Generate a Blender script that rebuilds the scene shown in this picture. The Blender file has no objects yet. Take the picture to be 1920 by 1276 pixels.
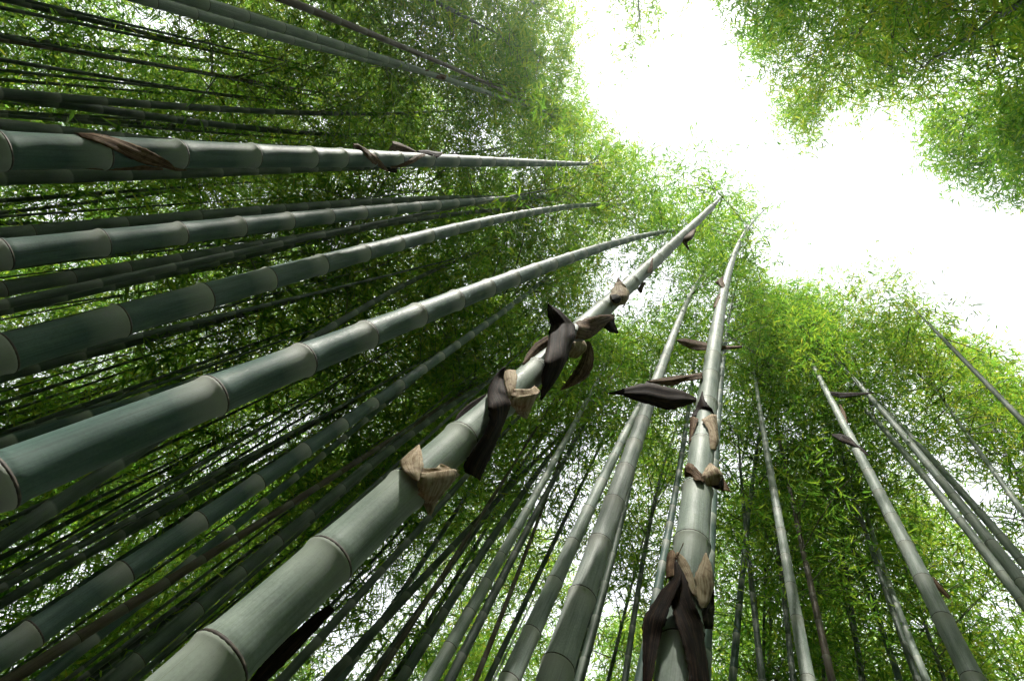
import bpy, math
import numpy as np

# ------------------------------------------------------------------ camera, sky, sun, exposure
scene = bpy.context.scene
EYE = np.array([0.0, 0.0, 1.2])
CAM_AXES = ((0.58903, -0.80811, 0.0), (-0.70603, -0.51462, -0.48651), (0.39315, 0.28657, -0.87368))
from mathutils import Matrix, Vector
cam_data = bpy.data.cameras.new('camera')
cam = bpy.data.objects.new('camera', cam_data)
scene.collection.objects.link(cam)
m = Matrix(CAM_AXES).to_4x4()
m.translation = Vector(EYE)
cam.matrix_world = m
cam_data.sensor_width = 36.0
cam_data.lens = 18.75
cam_data.clip_start = 0.02
cam_data.clip_end = 3000.0
scene.camera = cam

SUN_ELEV = math.radians(58)
SUN_AZ = math.radians(-161)           # measured from +X towards +Y
sun_dir = Vector((math.cos(SUN_ELEV) * math.cos(SUN_AZ), math.cos(SUN_ELEV) * math.sin(SUN_AZ), math.sin(SUN_ELEV)))
sun_data = bpy.data.lights.new('sun', 'SUN')
sun_data.energy = 5.0
sun_data.angle = math.radians(1.0)
sun_data.color = (1.0, 0.95, 0.86)
sun = bpy.data.objects.new('sun', sun_data)
scene.collection.objects.link(sun)
sun.rotation_euler = sun_dir.to_track_quat('Z', 'Y').to_euler()
sun.location = (0, 0, 40)

world = bpy.data.worlds.new('World')
scene.world = world
world.use_nodes = True
wn, wl = world.node_tree.nodes, world.node_tree.links
bg = wn['Background']
sky = wn.new('ShaderNodeTexSky')
sky.sky_type = 'NISHITA'
sky.sun_disc = False
sky.sun_elevation = SUN_ELEV
sky.sun_rotation = math.pi / 2 - SUN_AZ
sky.dust_density = 4.0
sky.air_density = 1.0
veil = wn.new('ShaderNodeMixRGB')            # thin bright cloud over the whole sky
veil.inputs[0].default_value = 0.8
veil.inputs[2].default_value = (10.5, 10.7, 11.0, 1)
wl.new(sky.outputs[0], veil.inputs[1])
wl.new(veil.outputs[0], bg.inputs[0])
bg.inputs[1].default_value = 0.13

vs = scene.view_settings
vs.view_transform = 'Standard'
vs.look = 'None'
vs.exposure = 0.72
vs.gamma = 1.0
vs.use_curve_mapping = False
scene.render.engine = 'CYCLES'
cy = scene.cycles
cy.max_bounces = 5
cy.diffuse_bounces = 3
cy.glossy_bounces = 2
cy.transmission_bounces = 3
cy.transparent_max_bounces = 4
cy.volume_bounces = 0
cy.caustics_reflective = False
cy.caustics_refractive = False
cy.use_adaptive_sampling = True
cy.adaptive_threshold = 0.04
cy.adaptive_min_samples = 24
cy.use_denoising = True
try:
    cy.denoiser = 'OPENIMAGEDENOISE'
    cy.denoising_prefilter = 'ACCURATE'
except Exception:
    pass

# ------------------------------------------------------------------ measured tables
GAP_Z=13.5
GAP=[(-6.41, 0.27), (-4.65, 1.35), (-3.5, 2.1), (-1.79, 1.46), (-0.7, 0.51), (0.86, 0.43), (2.3, 1.1), (2.45, 0.49), (2.83, -0.78), (3.96, -0.93), (4.89, -1.18), (5.58, -1.87), (7.06, -3.31), (4.63, -4.4), (3.35, -2.91), (2.73, -2.57), (1.95, -2.47), (1.1, -2.84), (0.26, -2.05), (-0.48, -1.9), (-0.12, -1.49), (0.27, -0.94), (-0.22, -0.81), (-1.5, -0.95), (-2.67, -0.92), (-4.21, -1.72)]
FIT={
'A':([0.144, 1.1389, 0.0304, -0.1062, 0.0634, -0.686, -0.1494, 0.1114], 0.125, 15, [1.615, 1.795, 1.92, 2.06, 2.205, 2.49, 3.08, 4.015, 4.65, 5.98, 7.185, 8.565]),
'B':([0.8893, 0.652, -0.1004, 0.4024, -0.1944, -0.1046, 0.1976, -0.28], 0.12, 15, [2.295, 2.705, 3.02, 3.385, 3.815, 4.21, 4.9, 5.455, 7.45, 9.745, 11.06]),
'B2':([1.9741, 1.355, -0.3529, 0.3294, 0.0651, -0.1096, 0.0524, -0.0699], 0.1, 14, [3.335, 4.025, 5.01, 5.74]),
'C':([-0.3896, 1.3205, 0.0756, 0.2758, 0.206, -0.0508, 0.1187, 0.0126], 0.125, 15, [1.64, 1.785, 2.115, 2.455, 2.79, 3.15, 3.505, 3.88, 4.25, 4.635, 4.99, 5.41, 5.815, 6.66, 7.535, 9.13, 11.885]),
'D':([-0.6667, 1.6265, -0.7645, 0.6575, 0.0385, 0.0426, 0.4158, -0.2064], 0.12, 15, [1.94, 2.27, 2.615, 2.965, 3.34, 3.735, 4.135, 4.56, 5.43, 6.355, 7.275, 9.62, 12.37]),
'E':([-1.2056, 1.9036, -0.4704, 0.5074, 0.0472, 0.3774, -0.0035, -0.0483], 0.12, 15, [2.23, 2.575, 2.94, 3.305, 3.68, 4.07, 4.465, 4.895, 5.735, 6.61, 8.805, 11.725]),
'F':([-2.0188, 3.0714, -0.2754, -0.135, 0.2215, 0.1974, 0.0887, 0.0687], 0.1, 14, [2.93, 3.445, 3.975, 4.51, 5.05, 5.635, 6.7, 7.99]),
'G':([-2.0077, 3.4664, 0.2695, -0.0474, -0.6476, -0.4747, 0.6814, 0.2035], 0.1, 14, [2.82, 3.175, 3.515, 3.88, 4.245, 4.615, 5.0, 5.38, 6.53, 7.645, 8.77, 11.45, 13.965]),
'H':([-1.2615, 1.4609, -0.2782, 0.2052, 0.0473, 0.2976, -0.1192, -0.0685], 0.12, 15, [2.125, 2.35, 2.695, 3.06, 3.435, 3.68, 4.255, 5.1, 5.54, 6.855, 8.92, 12.01]),
'H2':([-2.7837, 2.6004, 0.5004, 1.0318, -0.5523, -0.2149, -0.1821, -0.1379], 0.1, 14, [3.045, 3.465, 4.01, 6.14]),
'H3':([-2.5392, 3.1624, -0.0284, 0.1145, -0.1932, -0.0683, -0.0465, -0.0264], 0.1, 14, [3.125, 3.58, 4.715, 6.13]),
'I1':([-3.4828, 2.2889, 0.1695, -0.0447, 0.0371, 0.0237, 0.0142, 0.0186], 0.115, 15, [4.52, 4.88, 5.255, 5.63, 6.01, 6.375, 6.745, 7.13, 7.5, 8.325, 9.51, 12.01]),
'I2':([-3.4001, 2.2437, 0.0117, 0.4433, -0.2896, 0.0081, -0.1664, -0.1839], 0.1, 14, [4.22, 4.55, 4.885, 5.25, 5.595, 5.97, 6.78, 7.705, 9.125, 10.06, 12.845]),
'I3':([-3.3431, 1.9372, -0.0646, 0.0228, 0.0486, 0.1959, 0.0305, 0.0742], 0.09, 14, [5.13, 5.805, 6.125, 7.09, 8.17]),
'J':([-0.1374, 2.7092, -0.1363, 0.5671, -0.2171, 0.243, -0.0436, -0.0196], 0.115, 15, [1.935, 2.285, 2.67, 3.05, 3.84, 4.23, 4.63, 5.04, 5.415, 6.19, 6.64, 8.05, 8.675, 10.265]),
'K':([-0.2571, 4.1227, 0.6629, 0.4289, 0.092, 0.2797, -0.2502, 0.0288], 0.08, 12, [2.44, 2.71, 2.985, 3.255, 3.53, 4.1, 4.73, 5.66, 7.115]),
'L':([0.3444, 3.3752, -0.8069, 0.6898, 0.7265, 0.4565, 0.3024, 0.0602], 0.1, 13, [2.75, 3.075, 3.405, 3.745, 4.135, 5.31, 7.355]),
'M':([0.9656, 1.1768, -0.0598, 0.4509, 0.0496, 0.1777, 0.1171, -0.0747], 0.12, 15, [2.485, 2.815, 3.155, 3.49, 3.835, 4.165, 4.53, 5.69, 6.79, 7.535, 9.495, 10.51]),
'M2':([1.1318, 1.7251, 0.2166, 0.7272, 0.3717, 0.3152, 0.0964, -0.0157], 0.11, 14, [2.85, 3.155, 3.565, 3.975, 4.42, 4.895, 5.425, 5.975, 6.55]),
'M3':([1.9373, 2.2093, 0.1517, 0.4358, -0.1726, 0.3739, -0.0483, 0.0607], 0.08, 13, [3.705, 3.92, 4.19, 4.445, 4.97]),
'N1':([1.5994, 3.3927, -0.5158, 0.6804, 0.4785, 0.1431, 0.2159, -0.0377], 0.1, 13, [3.605, 3.91, 4.2, 4.5, 4.785, 6.01, 7.21]),
'N2':([1.2452, 2.5134, 0.158, 0.67, -0.2148, 0.5541, 0.1614, -0.05], 0.1, 14, [3.345, 3.65, 3.96, 4.27, 4.6, 4.93, 5.27, 5.955, 7.36, 8.325, 9.83]),
'N3':([1.7873, 3.0829, -0.5202, 0.5409, 0.1713, 0.0348, 0.106, -0.0407], 0.09, 13, [3.67, 4.13, 4.42, 4.835, 6.55]),
'O':([2.9774, 1.2448, -0.3132, 0.34, 0.0575, 0.3109, 0.1393, -0.145], 0.11, 14, [4.305, 4.82, 5.17, 5.535, 5.905, 6.255, 6.635, 7.42, 8.7, 10.03, 11.77]),
'P':([2.5393, 0.3805, 0.122, 0.178, 0.2452, 0.5718, 0.1013, -0.223], 0.12, 15, [3.85, 4.265, 4.61, 4.97, 5.335, 5.71, 6.095, 6.52, 7.34, 8.02, 8.83, 10.355, 13.33]),
'Q1':([4.3443, -0.1349, 0.2763, 0.0065, -1.0293, 0.4373, -0.0485, 0.2443], 0.115, 14, [6.355, 6.66, 7.03, 7.42, 7.78, 8.42, 9.055, 10.105, 11.17]),
'Q2':([3.6627, -0.0321, -0.3581, 0.0802, -0.2637, 0.5008, -0.0186, 0.072], 0.11, 14, [5.29, 5.695, 6.025, 6.32, 6.87]),
'Q3':([3.9229, 0.0683, -0.0091, 0.0173, -0.3766, 0.3602, -0.0239, 0.3061], 0.11, 14, [5.59, 5.88, 6.23, 6.6, 6.945, 7.37, 8.185, 8.795]),
'R':([3.6532, -0.4158, -0.5782, -0.0916, -0.6357, -0.1297, 0.0683, 0.1328], 0.072, 13, [6.49, 6.89, 7.39, 8.28, 9.25]),
'S':([4.225, -0.0802, -0.0055, 0.0111, -0.0102, -0.0463, -0.0018, -0.0897], 0.09, 13, [7.12, 7.63, 8.275, 9.59]),
'T1':([4.1013, 0.6143, 0.0943, 1.2244, 0.5128, -0.1777, 0.1867, -0.3463], 0.09, 13, [5.655, 6.22, 6.65, 7.535, 8.705, 10.33]),
'T2':([4.261, 0.9763, -0.04, 0.5493, 0.1287, -0.0758, 0.0584, -0.1411], 0.085, 13, [5.635, 6.42, 7.255, 8.29]),
'U':([3.8352, 1.4333, -0.169, 0.4688, -0.0026, 0.0823, 0.0354, -0.0757], 0.09, 13, [5.205, 5.725, 6.31, 7.27, 8.74]),
'V':([3.8575, 1.8715, -0.2203, 0.7814, 0.0787, 0.1048, 0.0802, -0.111], 0.09, 13, [5.375, 6.29, 7.2, 9.19]),
'W':([4.2967, 2.2425, 0.0138, -0.0024, -0.0489, 0.1242, -0.0222, 0.0497], 0.09, 13, [5.865, 6.855, 7.81]),
'X':([4.7229, 1.924, 0.0713, 0.1079, 0.198, -0.1806, 0.0752, -0.109], 0.09, 13, [6.325, 7.135, 7.99, 10.25]),
'Z':([2.2344, 2.1615, 0.037, -0.004, -0.1223, 0.1719, -0.0438, 0.0527], 0.09, 14, [4.195, 4.675, 5.005, 5.29, 5.83, 6.515]),
'AA':([3.1089, 2.4853, -0.6677, 1.1562, 0.3954, 0.0531, 0.2635, -0.1753], 0.08, 13, [4.725, 5.29, 6.07, 7.245]),
'BB':([0.8534, 3.7519, 0.1387, 0.107, -0.152, 0.086, -0.0392, 0.015], 0.08, 13, [3.54, 3.735, 4.35, 5.535]),
'CC':([1.0321, 4.0858, 0.4466, 0.1512, 0.3022, 0.0202, 0.0328, 0.001], 0.1, 13, [3.505, 3.95, 4.555, 5.59]),
'DD':([1.5827, 4.4008, 0.0373, 0.0287, -0.1703, 0.0897, -0.0472, 0.0207], 0.08, 13, [3.905, 4.42, 5.01]),
'EE':([1.5788, 3.7734, -0.4451, 0.2089, -0.1344, 0.0723, 0.0041, 0.0002], 0.06, 12, [3.745, 3.93, 4.345, 4.97]),
'FF':([2.3126, 3.5016, -0.5373, 0.3698, -0.3656, 0.2525, -0.0452, 0.0313], 0.06, 12, [4.105, 4.6, 5.03]),
'GG':([2.2087, 3.6427, -0.1325, 0.1965, -0.0171, 0.0556, 0.0145, -0.0043], 0.07, 13, [4.305, 4.91, 5.415, 6.97]),
'HH':([-3.8054, 3.2751, 0.3278, 1.2639, -0.625, 0.0019, -0.257, -0.1724], 0.1, 14, [3.985, 4.355, 4.715, 5.075, 5.49, 6.255, 7.69]),
'II':([-3.7189, 3.6255, 0.1199, 0.2228, -0.3233, -0.2531, -0.1387, -0.1238], 0.09, 14, [5.21, 6.73, 8.805, 11.89]),
'JJ':([-0.4111, -2.7554, 0.001, -0.0075, 0.0007, -0.0052, 0.0004, -0.0035], 0.12, 14, [10.84, 12.01, 13.14]),
'KK':([-0.2263, 3.1426, -1.8971, 0.2801, 0.121, 0.7525, 0.3724, 0.2312], 0.09, 13, [3.94, 5.05, 6.22, 7.915, 10.085]),
}
SHEATHS=[
('A', 'pale', 0.3, [[0.082, 1.065, 2.321, 0.084, 1.066, 2.325], [0.083, 1.07, 2.269, 0.106, 1.028, 2.271], [0.085, 1.07, 2.232, 0.125, 1.01, 2.234], [0.109, 1.026, 2.182, 0.139, 1.009, 2.207], [0.145, 1.009, 2.18, 0.149, 1.008, 2.185]]),
('A', 'pale', 0.25, [[0.129, 1.015, 2.229, 0.156, 1.01, 2.291], [0.136, 1.016, 2.208, 0.212, 1.056, 2.379], [0.152, 1.014, 2.186, 0.223, 1.054, 2.356], [0.178, 1.025, 2.179, 0.23, 1.059, 2.286], [0.209, 1.068, 2.212, 0.232, 1.062, 2.25], [0.24, 1.069, 2.202, 0.247, 1.072, 2.211]]),
('A', 'dark', 0.22, [[0.058, 1.009, 2.838, 0.063, 1.009, 2.86], [0.066, 1.021, 2.777, 0.091, 1.026, 2.825], [0.088, 1.033, 2.709, 0.131, 0.976, 2.706], [0.124, 0.982, 2.59, 0.17, 0.98, 2.696], [0.162, 0.982, 2.551, 0.202, 1.025, 2.682], [0.184, 0.999, 2.498, 0.23, 1.03, 2.591], [0.197, 1.022, 2.428, 0.251, 1.041, 2.525], [0.21, 1.042, 2.394, 0.269, 1.058, 2.486], [0.23, 1.053, 2.397, 0.284, 1.074, 2.451]]),
('A', 'pale', 0.2, [[0.075, 1.051, 2.877, 0.101, 1.03, 2.937], [0.104, 1.023, 2.812, 0.126, 0.996, 2.844], [0.131, 0.998, 2.75, 0.142, 0.992, 2.795], [0.154, 0.995, 2.73, 0.157, 0.993, 2.751]]),
('A', 'pale', 0.3, [[0.14, 0.987, 2.777, 0.181, 0.991, 2.915], [0.155, 0.989, 2.733, 0.213, 1.026, 2.967], [0.172, 0.996, 2.72, 0.23, 1.027, 2.902], [0.21, 1.039, 2.783, 0.246, 1.031, 2.853], [0.246, 1.04, 2.798, 0.259, 1.04, 2.813]]),
('A', 'dark', 0.1, [[0.095, 1.05, 2.712, 0.105, 1.05, 2.709], [0.084, 1.054, 2.618, 0.107, 1.053, 2.635], [0.086, 1.06, 2.543, 0.101, 1.057, 2.551], [0.096, 1.059, 2.507, 0.099, 1.058, 2.507]]),
('A', 'dark', 0.25, [[-0.038, 0.946, 3.353, -0.035, 0.943, 3.356], [0.004, 0.96, 3.307, 0.028, 0.943, 3.416], [0.048, 0.977, 3.295, 0.107, 0.938, 3.429], [0.1, 0.966, 3.15, 0.145, 0.919, 3.327], [0.146, 0.936, 2.967, 0.192, 0.958, 3.231], [0.204, 0.992, 2.959, 0.229, 0.991, 3.095], [0.242, 1.019, 2.936, 0.249, 1.022, 2.944]]),
('A', 'brown', 0.3, [[0.103, 0.978, 3.533, 0.161, 0.946, 3.37], [0.132, 0.934, 3.641, 0.212, 0.989, 3.591], [0.165, 0.924, 3.784, 0.222, 0.976, 3.739], [0.21, 0.957, 4.011, 0.222, 0.96, 3.904]]),
('A', 'dark', 0.2, [[0.22, 0.97, 3.801, 0.217, 0.952, 3.99], [0.266, 0.968, 3.842, 0.249, 0.951, 3.934], [0.3, 0.956, 3.888, 0.301, 0.953, 3.894]]),
('A', 'brown', 0.2, [[0.073, 1.007, 3.289, 0.11, 1.017, 3.25], [0.066, 1.021, 3.176, 0.106, 1.021, 3.157], [0.08, 1.031, 3.08, 0.112, 1.026, 3.05], [0.098, 1.03, 3.001, 0.102, 1.03, 3.004]]),
('A', 'brown', 0.3, [[0.217, 1.009, 3.605, 0.237, 0.996, 3.608], [0.243, 1.007, 3.496, 0.272, 0.984, 3.536], [0.261, 1.017, 3.397, 0.313, 0.988, 3.457], [0.276, 1.035, 3.312, 0.334, 1.015, 3.384], [0.286, 1.053, 3.246, 0.322, 1.046, 3.305], [0.291, 1.066, 3.199, 0.294, 1.066, 3.202]]),
('A', 'pale', 0.3, [[0.159, 0.963, 3.36, 0.193, 0.979, 3.508], [0.182, 0.977, 3.31, 0.224, 1.003, 3.525], [0.211, 1.016, 3.353, 0.242, 1.013, 3.422]]),
('A', 'pale', 0.3, [[0.09, 0.957, 4.403, 0.139, 0.904, 4.344], [0.107, 0.948, 4.207, 0.186, 0.917, 4.355], [0.121, 0.929, 4.045, 0.217, 0.952, 4.336], [0.181, 0.929, 4.041, 0.225, 0.962, 4.227]]),
('A', 'dark', 0.2, [[0.114, 0.902, 3.991, 0.144, 0.881, 4.051], [0.139, 0.889, 3.923, 0.17, 0.888, 4.077], [0.171, 0.896, 3.968, 0.18, 0.901, 4.026]]),  # shaded hollow inside the pale curl, drawn as a dark piece
('A', 'brown', 0.2, [[0.072, 0.959, 4.506, 0.076, 0.958, 4.519], [0.095, 0.965, 4.429, 0.11, 0.938, 4.447], [0.114, 0.933, 4.323, 0.14, 0.909, 4.36]]),
('A', 'brown', 0.2, [[0.195, 0.922, 4.772, 0.212, 0.937, 4.886], [0.213, 0.952, 4.692, 0.237, 0.941, 4.788], [0.247, 0.954, 4.688, 0.252, 0.95, 4.715]]),
('A', 'brown', 0.2, [[0.116, 0.881, 5.246, 0.123, 0.871, 5.249], [0.156, 0.876, 4.954, 0.191, 0.889, 5.055], [0.172, 0.885, 4.882, 0.186, 0.89, 4.964]]),
('A', 'brown', 0.2, [[0.164, 0.742, 6.923, 0.197, 0.748, 7.005], [0.165, 0.784, 6.38, 0.228, 0.772, 6.698], [0.182, 0.8, 6.282, 0.23, 0.806, 6.471], [0.284, 0.826, 6.433, 0.304, 0.819, 6.454]]),
('A', 'dark', 0.15, [[0.227, 1.129, 1.885, 0.243, 1.124, 1.885], [0.22, 1.136, 1.848, 0.243, 1.127, 1.843], [0.215, 1.139, 1.776, 0.247, 1.138, 1.778], [0.215, 1.142, 1.734, 0.247, 1.142, 1.74], [0.221, 1.143, 1.689, 0.245, 1.149, 1.708]]),
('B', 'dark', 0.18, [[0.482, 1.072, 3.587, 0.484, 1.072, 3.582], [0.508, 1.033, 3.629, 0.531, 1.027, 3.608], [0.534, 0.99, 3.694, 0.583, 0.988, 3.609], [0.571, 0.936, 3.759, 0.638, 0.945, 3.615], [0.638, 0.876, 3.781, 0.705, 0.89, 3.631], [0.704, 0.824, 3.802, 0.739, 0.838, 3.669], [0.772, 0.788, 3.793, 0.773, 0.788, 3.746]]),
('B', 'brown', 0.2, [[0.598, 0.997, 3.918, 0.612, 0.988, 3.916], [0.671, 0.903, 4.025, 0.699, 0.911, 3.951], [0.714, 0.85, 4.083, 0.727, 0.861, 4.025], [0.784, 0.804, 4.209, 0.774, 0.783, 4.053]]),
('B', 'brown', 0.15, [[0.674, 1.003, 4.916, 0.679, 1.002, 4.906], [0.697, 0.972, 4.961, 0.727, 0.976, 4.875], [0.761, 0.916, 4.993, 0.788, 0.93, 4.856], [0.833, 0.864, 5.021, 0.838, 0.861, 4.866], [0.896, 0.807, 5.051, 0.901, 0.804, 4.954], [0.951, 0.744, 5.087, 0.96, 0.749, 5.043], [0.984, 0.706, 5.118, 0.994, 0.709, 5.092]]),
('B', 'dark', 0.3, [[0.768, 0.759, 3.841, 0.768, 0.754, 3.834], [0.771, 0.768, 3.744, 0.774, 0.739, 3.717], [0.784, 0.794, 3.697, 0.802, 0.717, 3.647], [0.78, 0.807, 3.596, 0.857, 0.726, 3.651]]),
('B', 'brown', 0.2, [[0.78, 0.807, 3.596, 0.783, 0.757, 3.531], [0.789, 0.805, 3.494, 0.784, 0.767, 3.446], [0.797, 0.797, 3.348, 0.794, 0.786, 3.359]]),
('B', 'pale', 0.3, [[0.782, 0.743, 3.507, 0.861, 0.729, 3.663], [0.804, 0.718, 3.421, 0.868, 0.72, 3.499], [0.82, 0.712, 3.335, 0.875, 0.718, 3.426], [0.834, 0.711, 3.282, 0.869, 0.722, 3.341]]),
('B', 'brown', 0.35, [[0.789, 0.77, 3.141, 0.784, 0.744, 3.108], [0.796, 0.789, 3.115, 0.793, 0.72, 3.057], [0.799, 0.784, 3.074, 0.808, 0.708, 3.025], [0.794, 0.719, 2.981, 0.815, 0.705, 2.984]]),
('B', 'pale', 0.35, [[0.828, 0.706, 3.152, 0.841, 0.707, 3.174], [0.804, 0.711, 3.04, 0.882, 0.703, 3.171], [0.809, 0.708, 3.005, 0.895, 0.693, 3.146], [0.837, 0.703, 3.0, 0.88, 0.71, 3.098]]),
('B', 'dark', 0.2, [[0.876, 0.696, 3.117, 0.887, 0.685, 3.123], [0.85, 0.702, 3.027, 0.891, 0.685, 3.087], [0.875, 0.702, 3.036, 0.894, 0.686, 3.05]]),  # dark piece standing for the shade inside the curled sheath
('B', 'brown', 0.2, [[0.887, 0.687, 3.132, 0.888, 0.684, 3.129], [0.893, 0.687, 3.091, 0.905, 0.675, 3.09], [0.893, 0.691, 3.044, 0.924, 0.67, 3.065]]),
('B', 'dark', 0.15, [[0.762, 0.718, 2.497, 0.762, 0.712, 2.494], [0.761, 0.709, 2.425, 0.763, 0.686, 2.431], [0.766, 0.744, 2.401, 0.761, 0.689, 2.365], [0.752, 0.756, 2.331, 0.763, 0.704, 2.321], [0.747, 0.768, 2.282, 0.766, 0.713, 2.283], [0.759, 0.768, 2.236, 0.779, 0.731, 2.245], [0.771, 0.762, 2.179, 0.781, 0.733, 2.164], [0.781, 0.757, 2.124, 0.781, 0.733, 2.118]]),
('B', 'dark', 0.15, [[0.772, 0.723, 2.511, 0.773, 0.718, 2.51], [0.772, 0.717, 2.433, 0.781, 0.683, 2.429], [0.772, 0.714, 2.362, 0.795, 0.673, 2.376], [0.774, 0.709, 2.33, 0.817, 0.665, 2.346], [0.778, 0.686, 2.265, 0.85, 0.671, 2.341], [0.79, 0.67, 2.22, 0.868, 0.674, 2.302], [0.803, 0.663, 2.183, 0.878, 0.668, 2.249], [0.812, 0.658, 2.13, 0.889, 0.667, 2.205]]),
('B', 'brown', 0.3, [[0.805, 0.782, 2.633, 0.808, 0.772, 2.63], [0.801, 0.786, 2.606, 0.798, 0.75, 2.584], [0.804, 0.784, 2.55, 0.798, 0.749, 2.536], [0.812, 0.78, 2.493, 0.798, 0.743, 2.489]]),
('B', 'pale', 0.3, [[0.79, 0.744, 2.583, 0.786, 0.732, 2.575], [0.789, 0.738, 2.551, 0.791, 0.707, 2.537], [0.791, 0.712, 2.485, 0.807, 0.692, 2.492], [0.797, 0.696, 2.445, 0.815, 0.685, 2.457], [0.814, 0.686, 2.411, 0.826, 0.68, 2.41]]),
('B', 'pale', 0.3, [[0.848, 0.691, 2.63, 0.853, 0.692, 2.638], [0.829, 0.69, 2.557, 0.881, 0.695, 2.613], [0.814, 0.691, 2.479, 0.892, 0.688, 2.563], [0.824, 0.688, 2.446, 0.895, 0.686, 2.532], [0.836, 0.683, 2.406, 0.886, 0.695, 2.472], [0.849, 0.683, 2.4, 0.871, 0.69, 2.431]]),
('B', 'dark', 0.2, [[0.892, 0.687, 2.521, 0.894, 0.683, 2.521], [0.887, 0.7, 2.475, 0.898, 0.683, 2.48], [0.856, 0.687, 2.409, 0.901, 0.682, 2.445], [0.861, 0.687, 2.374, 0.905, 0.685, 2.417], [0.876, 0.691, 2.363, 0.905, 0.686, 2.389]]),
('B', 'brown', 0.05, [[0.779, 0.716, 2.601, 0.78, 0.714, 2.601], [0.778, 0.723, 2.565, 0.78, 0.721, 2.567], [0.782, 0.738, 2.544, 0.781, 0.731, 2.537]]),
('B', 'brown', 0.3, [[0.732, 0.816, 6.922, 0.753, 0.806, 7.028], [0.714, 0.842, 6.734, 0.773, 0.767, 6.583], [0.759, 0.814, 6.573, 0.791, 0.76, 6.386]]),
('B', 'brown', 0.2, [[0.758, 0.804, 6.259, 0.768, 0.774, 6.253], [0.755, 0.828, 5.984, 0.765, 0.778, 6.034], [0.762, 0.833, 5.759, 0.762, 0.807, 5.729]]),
('H', 'brown', 0.25, [[-1.372, 1.491, 2.339, -1.339, 1.474, 2.336], [-1.37, 1.488, 2.395, -1.32, 1.468, 2.361], [-1.356, 1.484, 2.443, -1.296, 1.477, 2.413], [-1.321, 1.474, 2.49, -1.275, 1.496, 2.465], [-1.296, 1.48, 2.544, -1.27, 1.52, 2.529], [-1.278, 1.507, 2.606, -1.28, 1.548, 2.608], [-1.279, 1.544, 2.648, -1.272, 1.556, 2.652], [-1.276, 1.555, 2.699, -1.272, 1.555, 2.696]]),
('H', 'brown', 0.2, [[-1.277, 1.537, 2.331, -1.285, 1.555, 2.343], [-1.28, 1.545, 2.394, -1.286, 1.564, 2.404], [-1.281, 1.541, 2.456, -1.285, 1.566, 2.472], [-1.284, 1.523, 2.517, -1.285, 1.566, 2.546], [-1.288, 1.555, 2.606, -1.288, 1.569, 2.618]]),
('H', 'brown', 0.25, [[-1.436, 1.538, 3.814, -1.41, 1.541, 3.79], [-1.433, 1.537, 3.856, -1.403, 1.544, 3.826], [-1.406, 1.544, 3.907, -1.336, 1.533, 3.842], [-1.354, 1.532, 3.938, -1.317, 1.562, 3.907], [-1.328, 1.548, 3.975, -1.326, 1.606, 4.017], [-1.32, 1.609, 4.089, -1.303, 1.612, 4.062], [-1.296, 1.612, 4.087, -1.294, 1.614, 4.084]]),
('H', 'dark', 0.3, [[-1.345, 1.634, 4.139, -1.33, 1.651, 4.152], [-1.351, 1.637, 4.253, -1.316, 1.654, 4.236], [-1.343, 1.639, 4.255, -1.33, 1.647, 4.247]]),
('H', 'brown', 0.3, [[-1.485, 1.552, 4.254, -1.426, 1.567, 4.165], [-1.48, 1.547, 4.291, -1.422, 1.572, 4.258], [-1.453, 1.549, 4.377, -1.417, 1.572, 4.364], [-1.431, 1.575, 4.507, -1.421, 1.578, 4.508]]),
('H', 'dark', 0.3, [[-1.439, 1.575, 4.516, -1.414, 1.571, 4.5], [-1.447, 1.573, 4.656, -1.394, 1.568, 4.624], [-1.44, 1.577, 4.762, -1.375, 1.573, 4.709], [-1.438, 1.581, 4.869, -1.414, 1.58, 4.837]]),
('H', 'brown', 0.2, [[-1.423, 1.577, 4.627, -1.407, 1.571, 4.643], [-1.386, 1.557, 4.438, -1.359, 1.561, 4.46], [-1.339, 1.563, 4.288, -1.335, 1.576, 4.369], [-1.326, 1.592, 4.201, -1.336, 1.616, 4.272], [-1.324, 1.595, 4.118, -1.329, 1.621, 4.148]]),
('P', 'dark', 0.2, [[2.869, 0.765, 8.439, 2.847, 0.763, 8.268], [2.83, 0.666, 8.198, 2.857, 0.678, 8.072], [2.882, 0.535, 8.146, 2.897, 0.557, 8.064], [2.957, 0.356, 8.083, 2.96, 0.36, 8.068]]),
('P', 'dark', 0.2, [[2.682, 0.838, 6.947, 2.69, 0.837, 6.919], [2.753, 0.755, 6.997, 2.745, 0.779, 6.805], [2.721, 0.684, 6.77, 2.708, 0.69, 6.582], [2.72, 0.654, 6.589, 2.716, 0.651, 6.543]]),
('P', 'dark', 0.2, [[2.729, 0.661, 6.631, 2.723, 0.66, 6.564], [2.758, 0.625, 6.558, 2.72, 0.65, 6.472], [2.767, 0.605, 6.432, 2.764, 0.61, 6.415]]),
('P', 'brown', 0.2, [[2.682, 0.522, 4.639, 2.681, 0.509, 4.647], [2.682, 0.514, 4.526, 2.682, 0.492, 4.57], [2.699, 0.485, 4.459, 2.704, 0.474, 4.49]]),
('P', 'brown', 0.2, [[2.827, 0.711, 7.861, 2.815, 0.691, 7.812], [2.814, 0.714, 7.584, 2.827, 0.68, 7.599], [2.771, 0.698, 7.206, 2.81, 0.688, 7.292]]),
('I1', 'brown', 0.3, [[-3.305, 2.243, 7.456, -3.353, 2.246, 7.553], [-3.342, 2.244, 7.796, -3.281, 2.278, 7.746], [-3.331, 2.237, 8.002, -3.276, 2.269, 7.933]]),
]
HERO=('A','B','C','D','E','H','M')
RINGED=('F','G','I1','I2','J','K','L','M2','N1','N2','O','P','Q1','Q2','Q3','Z')
RINGS={'A':[1.655,1.92,2.205,2.49,2.78,3.08,3.4,3.7,4.015,4.33,4.65]}
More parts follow.
